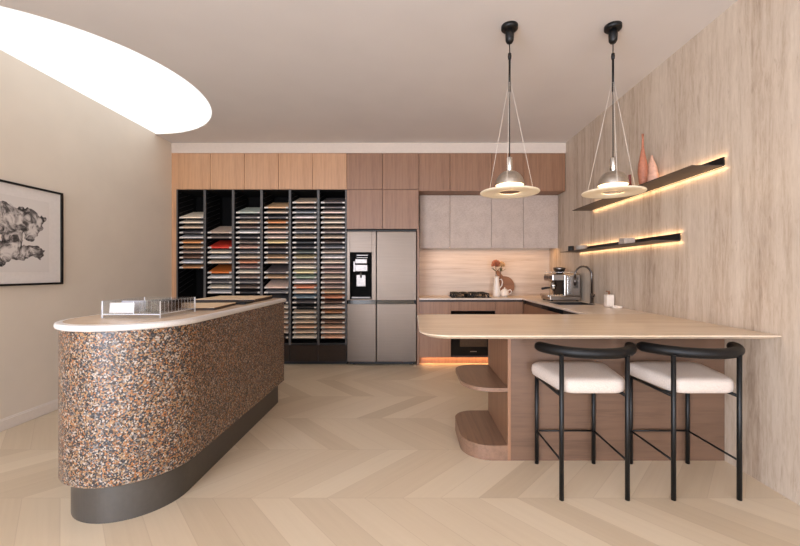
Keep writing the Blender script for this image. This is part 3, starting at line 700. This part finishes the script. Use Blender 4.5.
# soap bottle and dish near the wall
sp_ = thing('soap_dispenser', 'square white soap dispenser on the worktop by the stone wall', 'soap dispenser', (2.03, 3.90, CZ))
obj('bottle', box(1.995, 2.07, 3.865, 3.935, K, K+.125, bev=.008, seg=3), 'ceramic', sp_)
obj('pump', tube([(2.032, 3.90, K+.12), (2.032, 3.90, K+.155), (2.0, 3.90, K+.16)], [.008, .008, .006], 12), 'board_wood', sp_)
tag(obj('soap_dish', slab(round_poly([(1.985, 3.73, .02), (2.085, 3.73, .02), (2.085, 3.85, .02), (1.985, 3.85, .02)]), [(-.006, K), (0, K+.006), (0, K+.018), (-.005, K+.018), (-.01, K+.01)]), 'ceramic', loc=(2.03, 3.79, CZ)), 'low white soap dish beside the white soap dispenser', 'dish')

# ------------------------------------------------------------------ peninsula
PX, PY0, PY1 = .645, 2.535, 3.18
pen = thing('peninsula', 'wood peninsula base with rounded open shelves at its end', 'counter base', (1.35, 2.85, 0))
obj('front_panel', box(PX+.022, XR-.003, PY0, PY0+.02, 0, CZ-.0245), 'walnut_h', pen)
obj('end_panel', box(PX, PX+.021, PY0-.002, PY1, 0, CZ-.0245, bev=.001, seg=1), 'walnut', pen)
obj('rear_panel', box(PX+.022, XR-.003, PY1-.02, PY1, 0, CZ-.0245), 'walnut', pen)
def shelf_poly(x0): return round_poly([(PX+.0, PY0, 0), (PX, PY1, 0), (x0, PY1, .16), (x0, PY0, .2)], 12)[::-1]
obj('end_shelf', slab(shelf_poly(.355), [(0, .459), (0, .484)]), 'walnut_y', pen)
obj('end_plinth_shelf', slab(shelf_poly(.352), [(0, 0), (0, .1)]), 'walnut_y', pen)
BY0, BY1 = 2.147, 3.22
poly = round_poly([(.05, BY0, .20), (XR-.002, BY0, 0), (XR-.002, BY1, 0), (.05, BY1, .09)], 14)
tag(obj('peninsula_benchtop', slab(poly, [(-.032, CZ-.024), (-.006, CZ-.011), (-.001, CZ-.008), (0, CZ-.005), (-.001, CZ-.002), (-.004, CZ)], smooth=False), 'bench', loc=(1.1, 2.7, CZ-.024)), 'long pale travertine breakfast bar top with rounded free end', 'benchtop')

# ------------------------------------------------------------------ bar stools
def stool(cx, cy, label, proto=None):
    if proto:
        r = proto.copy(); C.objects.link(r); r.location = (cx, cy, 0); r['label'] = label
        for ch in proto.children:
            c = ch.copy(); C.objects.link(c); c.parent = r
        return r
    t = thing('bar_stool', label, 'stool', (0, 0, 0), 'bar stools at the peninsula')
    poly = round_poly([(-.165, -.19, .085), (.205, -.19, .085), (.25, .2, .06), (-.25, .2, .06)], 10)
    rings = [(.80, .588), (.93, .588), (.98, .596), (1, .614), (1, .634), (.985, .65), (.95, .66), (.88, .667), (.7, .671), (.4, .673)]
    bm = bmesh.new(); vr = [[bm.verts.new((p.x*f, (p.y-.005)*f+.005, z_+p.y*.045)) for p in poly] for f, z_ in rings]
    for a_, b_ in zip(vr, vr[1:]):
        for k in range(len(poly)): bm.faces.new((a_[k], a_[(k+1) % len(poly)], b_[(k+1) % len(poly)], b_[k])).smooth = True
    bm.faces.new(vr[0][::-1]); bm.faces.new(vr[-1]).smooth = True
    obj('seat_cushion', bm, 'fabric', t)
    bm = bmesh.new()
    for s in (-1, 1): add_tube(bm, [(s*.187, .195, .572), (s*.18, -.205, .572)], .009, 10)
    add_tube(bm, [(-.187, .195, .572), (.187, .195, .572)], .009, 10); add_tube(bm, [(-.18, -.12, .574), (.18, -.12, .574)], .007, 10)
    obj('seat_frame', bm, 'black', t)
    for s in (-1, 1):
        obj('leg', tube([(s*.187, .195, 0), (s*.187, .195, .59)], .0125, 14), 'black', t)
        obj('leg', tube([(s*.182, -.205, 0), (s*.182, -.205, .80)], .0125, 14), 'black', t)
        obj('stretcher', tube([(s*.187, .195, .215), (s*.182, -.205, .215)], .006, 8), 'black', t)
    obj('stretcher', tube([(-.187, .195, .215), (.187, .195, .215)], .006, 8), 'black', t)
    pts, rs = [], []
    for k in range(41):
        a = math.radians(189+162*k/40)
        pts.append((.03+.282*math.cos(a), .06+.287*math.sin(a), .812)); rs.append(.030)
    for i, f in ((0, .45), (1, .85), (-1, .45), (-2, .85)): rs[i] = .030*f
    obj('backrest', tube(pts, rs, 16), 'leather', t)
    t.location = (cx, cy, 0); return t
s1 = stool(1.014, 2.305, 'black bar stool with cream seat, farther from the stone wall')
stool(1.633, 2.305, 'black bar stool with cream seat, next to the stone wall', s1)

# ------------------------------------------------------------------ pendants
def pendant(cx, cy, label, proto=None):
    if proto:
        r = proto.copy(); C.objects.link(r); r.location = (cx, cy, ZC); r['label'] = label
        for ch in proto.children:
            c = ch.copy(); C.objects.link(c); c.parent = r
            for g_ in ch.children:
                d = g_.copy(); C.objects.link(d); d.parent = c
        return r
    t = thing('pendant_lamp', label, 'lamp', (0, 0, 0), 'pendant lamps over the peninsula')
    z = lambda a: a-ZC
    obj('canopy', lathe([(0, 0), (.058, 0), (.058, -.022), (.05, -.03), (0, -.03)], (0, 0, 0), 32), 'black', t)
    obj('canopy_holder', lathe([(0, -.03), (.026, -.03), (.03, -.06), (.028, -.105), (.02, -.12), (0, -.122)], (0, 0, 0), 24), 'black', t)
    obj('cord', tube([(0, 0, -.12), (0, 0, z(2.06))], .0035, 8), 'black', t)
    obj('cord_grip', lathe([(0, -.19), (.011, -.195), (.013, -.215), (.011, -.235), (0, -.24)], (0, 0, 0), 16), 'black', t)
    obj('cord_sleeve', tube([(0, 0, -.24), (0, 0, z(2.535))], .0075, 10), 'black', t)
    for k in range(3):
        a = math.radians(10+120*k); d = Vector((math.cos(a), math.sin(a), 0))
        obj('suspension_wire', tube([d*.008+Vector((0, 0, z(2.60))), d*.185+Vector((0, 0, z(1.83)))], .0014, 6), 'wire', t)
    obj('lamp_holder', lathe([(0, z(2.072)), (.017, z(2.07)), (.02, z(2.06)), (.021, z(1.975)), (.017, z(1.965)), (0, z(1.965))], (0, 0, 0), 28), 'chrome', t)
    ref = [(.012, z(1.978))]+[(.1*math.sin(a), z(1.872)+.104*math.cos(a)) for a in [PI/2*k/12 for k in range(2, 13)]]
    inn = [(.096*math.sin(a), z(1.872)+.1*math.cos(a)) for a in [PI/2*k/12 for k in range(12, 1, -1)]]+[(.012, z(1.974))]
    obj('reflector', lathe(ref, (0, 0, 0), 40), 'nickel', t); obj('reflector_lining', lathe(inn, (0, 0, 0), 40), 'white_in', t)
    obj('bulb', lathe([(0, z(1.96)), (.02, z(1.955)), (.035, z(1.92)), (.03, z(1.893)), (0, z(1.885))], (0, 0, 0), 24), 'bulb', t)
    hole = .07
    prof = [(hole, z(1.822)), (hole+.001, z(1.824)), (.18, z(1.828)), (.203, z(1.826)), (.206, z(1.821)), (.203, z(1.816)), (.18, z(1.814)), (hole+.001, z(1.820)), (hole, z(1.822))]
    obj('diffuser_disc', lathe(prof, (0, 0, 0), 64), 'opal', t)
    t.location = (cx, cy, ZC); return t
PLY = 2.69
p1 = pendant(.698, PLY, 'left pendant lamp with steel dome and opal disc, in front of the back cupboards')
pendant(1.43, PLY, 'right pendant lamp with steel dome and opal disc, in front of the stone wall', p1)
for x in (.698, 1.43): light('pendant_bulb_light', 'POINT', (x, PLY, 1.87), 1.5, (255, 214, 160), radius=.03)

# ------------------------------------------------------------------ wall shelves with LED back-glow
def wall_shelf(label, y0, y1, z):
    t = thing('wall_shelf', label, 'shelf', (XR-.12, (y0+y1)/2, z), 'black wall shelves')
    obj('shelf_plate', box(1.854, XR-.022, y0, y1, z-.006, z), 'bronze', t)  # brown tone carries the light on the underside
    obj('back_upstand', box(XR-.034, XR-.022, y0, y1, z, z+.053), 'black', t)
    bm = bmesh.new()
    for k in range(4): add_box(bm, XR-.022, XR, y0+.08+k*(y1-y0-.2)/3, y0+.12+k*(y1-y0-.2)/3, z+.012, z+.032)
    obj('bracket', bm, 'black', t)
    bm = bmesh.new(); add_box(bm, XR-.02, XR-.012, y0+.01, y1-.01, z+.04, z+.046); add_box(bm, XR-.02, XR-.012, y0+.01, y1-.01, z-.004, z+.002)
    obj('led_strip', bm, 'led', t)
    for s, zz in ((1, z+.055), (-1, z-.008)):
        light('shelf_glow_light', 'AREA', (XR-.013, (y0+y1)/2, zz), .8, LEDC, (PI if s > 0 else 0, 0, PI/2), y1-y0-.02, .012)
    return t
wall_shelf('upper black wall shelf with warm glow, holding clay vases', 2.51, 4.367, 1.966)
wall_shelf('lower black wall shelf with warm glow, holding small grey blocks', 2.92, 4.72, 1.504)
US, LS = 1.9665, 1.5045
v1 = lathe([(0, 0), (.03, 0), (.042, .05), (.05, .13), (.045, .19), (.028, .26), (.014, .32), (.01, .4), (.013, .44), (.008, .44), (.006, .4), (0, .39)], (1.93, 3.165, US), 28, .75, .75)
tag(obj('vase', v1, 'terracotta', loc=(1.93, 3.165, US)), 'tall slender terracotta vase with long neck on the upper wall shelf', 'vase')
v2 = lathe([(0, 0), (.055, 0), (.068, .04), (.072, .09), (.058, .16), (.03, .22), (.014, .255), (.012, .27), (.006, .27), (0, .26)], (2.02, 3.19, US), 28, .6, .9)
tag(obj('vase', v2, 'pink_clay', loc=(2.02, 3.19, US)), 'pale pink teardrop vase beside the tall terracotta vase', 'vase')
v3 = lathe([(0, 0), (.05, 0), (.056, .02), (.05, .035), (.022, .055), (.012, .075), (.011, .15), (.014, .155), (0, .155)], (1.95, 3.385, US), 24)
tag(obj('bottle_vase', v3, 'red_clay', loc=(1.95, 3.385, US)), 'small dark red bottle vase behind the right lamp', 'vase')
tag(obj('concrete_block', box(1.92, 2.02, 3.42, 3.52, LS, LS+.062, bev=.006), 'concrete', loc=(1.97, 3.47, LS)), 'square grey concrete block midway along the lower wall shelf', 'ornament')
tag(obj('concrete_bowl', lathe([(0, 0), (.05, 0), (.062, .03), (.062, .058), (.052, .058), (.05, .03), (0, .015)], (1.965, 4.38, LS), 28), 'concrete', loc=(1.965, 4.38, LS)), 'round grey concrete pot at the far end of the lower shelf', 'pot')
tag(obj('black_holder', lathe([(0, 0), (.03, 0), (.034, .01), (.034, .066), (.026, .066), (.026, .03), (0, .03)], (1.95, 4.63, LS), 24), 'black_matt', loc=(1.95, 4.63, LS)), 'small black candle holder at the corner tip of the lower shelf', 'candle holder').name = 'candle_holder'

# ------------------------------------------------------------------ island
IX, IY, IEND = -1.572, 2.19, 3.72
def island_poly(R, end, rc=.03):
    pts = [Vector((IX+R*math.cos(a), IY+R*math.sin(a))) for a in [PI+PI*k/48 for k in range(49)]]
    for cx_, a0 in ((IX+R-rc, 0), (IX-R+rc, PI/2)):
        for k in range(7):
            a = a0+PI/2*k/6; pts.append(Vector((cx_+rc*math.cos(a), end-rc+rc*math.sin(a))))
    return pts
isl = thing('island_counter', 'long round-ended island counter clad in multicoloured speckled chips', 'counter', (IX, 2.8, 0))
obj('plinth', slab(island_poly(.29, IEND-.03), [(0, 0), (0, .2)]), 'plinth', isl, label='dark bronze-grey recessed plinth')
obj('body', slab(island_poly(.338, IEND), [(-.006, .2), (0, .206), (0, .968)]), 'chips', isl, label='brown and grey speckled body')
obj('top_edge', slab(island_poly(.356, IEND+.012), prof_round(.968, 1.0, .0135, 0, 5)[:-1]+[(-.016, 1.0)]), 'white_stone', isl, label='white rounded countertop rim')
obj('top_inset', slab(island_poly(.322, IEND-.03), [(0, .998), (0, 1.0012)]), 'island_top', isl)
ZI = 1.0015
# acrylic organiser
ax0, ax1, ay0, ay1 = -1.73, -1.40, 2.12, 2.47
ac = thing('acrylic_organiser', 'clear acrylic divided tray on the island top', 'organiser', ((ax0+ax1)/2, (ay0+ay1)/2, ZI))
h = .095; th = .006
bm = bmesh.new(); add_box(bm, ax0, ax1, ay0, ay0+th, ZI+.0, ZI+h); obj('front_wall', bm, 'acrylic', ac)
obj('rear_wall', box(ax0, ax1, ay1-th, ay1, ZI, ZI+h), 'acrylic', ac)
obj('side_wall', box(ax0, ax0+th, ay0+th+.0005, ay1-th-.0005, ZI, ZI+h), 'acrylic', ac)
obj('side_wall', box(ax1-th, ax1, ay0+th+.0005, ay1-th-.0005, ZI, ZI+h), 'acrylic', ac)
obj('tray_floor', box(ax0+th+.0005, ax1-th-.0005, ay0+th+.0005, ay1-th-.0005, ZI+.018, ZI+.023), 'acrylic', ac)
obj('partition', box((ax0+ax1)/2+.01, (ax0+ax1)/2+.014, ay0+th+.001, ay1-th-.001, ZI+.0235, ZI+h-.002), 'acrylic', ac)
for i in range(9):
    y = ay0+.05+i*.032
    obj('divider', box((ax0+ax1)/2+.0145, ax1-th-.001, y, y+.003, ZI+.0235, ZI+h-.004), 'acrylic', ac)
def card(label, x0, x1, y, mat, ht, lean):
    bm = box(x0, x1, -.001, .001, 0, ht); bmesh.ops.transform(bm, matrix=Matrix.Translation((0, y, ZI+.0245)) @ Matrix.Rotation(lean, 4, 'X'), verts=bm.verts[:])
    return tag(obj('sample_card', bm, mat, loc=((x0+x1)/2, y, ZI+.0245)), label, 'card')
card('white sample card standing in the left of the acrylic tray', ax0+.014, ax0+.155, ay0+.04, 'paper', .058, -.12)
card('grey sample card standing in the acrylic tray behind the white card', ax0+.02, ax0+.165, ay0+.12, 'card_grey', .064, -.1)
# timber sample boards lying on the island
def lying(label, x0, x1, y0, y1, z0, z1, top, edge, rot=0):
    t = thing('timber_sample', label, 'sample board', ((x0+x1)/2, (y0+y1)/2, z0), 'sample boards lying on the island')
    a = obj('core', box(x0, x1, y0, y1, z0, z1-.004, bev=.0015, seg=1), edge, t); b = obj('face_veneer', box(x0, x1, y0, y1, z1-.004, z1, bev=.001, seg=1), top, t)
    t.rotation_euler.z = rot; return t
lying('pale timber sample board on the island nearest the acrylic tray', -1.80, -1.34, 2.53, 2.93, ZI, ZI+.02, 'pale_board', 'dark_edge', .10)
lying('black sample board tucked between the two pale timber boards', -1.74, -1.31, 2.985, 3.16, ZI, ZI+.018, 'black', 'black', .06)  # thin black slab in the gap between the pale boards
lying('pale timber sample board near the far end of the island', -1.82, -1.33, 3.20, 3.66, ZI, ZI+.028, 'pale_board', 'dark_edge', .04)

# ------------------------------------------------------------------ framed picture on the left wall
fy0, fy1, fz0, fz1 = 2.33, 3.515, 1.146, 1.985
pic = thing('framed_picture', 'black-framed ink drawing of rock-like shapes on the cream wall', 'picture', (XL, (fy0+fy1)/2, fz0))
bm = bmesh.new(); fw, fd = .017, .024
add_box(bm, XL+.001, XL+fd, fy0, fy1, fz0, fz0+fw, .002); add_box(bm, XL+.001, XL+fd, fy0, fy1, fz1-fw, fz1, .002)
add_box(bm, XL+.001, XL+fd, fy0, fy0+fw, fz0+fw, fz1-fw); add_box(bm, XL+.001, XL+fd, fy1-fw, fy1, fz0+fw, fz1-fw)
obj('frame', bm, 'black', pic)
obj('mount_board', box(XL+.003, XL+.010, fy0+fw-.002, fy1-fw+.002, fz0+fw-.002, fz1-fw+.002), 'paper', pic)
a = obj('drawing', box(XL+.0105, XL+.013, fy0+.13, fy1-.13, fz0+.11, fz1-.11), 'art', pic)
# the drawing's material reads wall coordinates: keep its origin at the room origin
for v in a.data.vertices: v.co += world(pic)
a.matrix_parent_inverse = Matrix.Translation(-world(pic))

# ------------------------------------------------------------------ daylight
w_ = bpy.data.worlds.new('sky'); sc.world = w_; w_.use_nodes = True
w_.node_tree.nodes['Background'].inputs[0].default_value = (.85, .92, 1, 1); w_.node_tree.nodes['Background'].inputs[1].default_value = .8
DAY = (228, 237, 255)
for a, b in WINS: light('window_daylight', 'AREA', ((a+b)/2, YF+.03, (WZ0+WZ1)/2), 190*(b-a)/1.5, DAY, (PI/2, 0, 0), b-a-.1, WZ1-WZ0-.1)  # lamps inside the unseen windows; right one added to lift the left wall
light('side_window_daylight', 'AREA', (XL+.03, sum(LW)/2, 1.42), 365, DAY, (PI/2, 0, -PI/2), LW[1]-LW[0]-.1, 2.5)  # fill lamp at the added side window
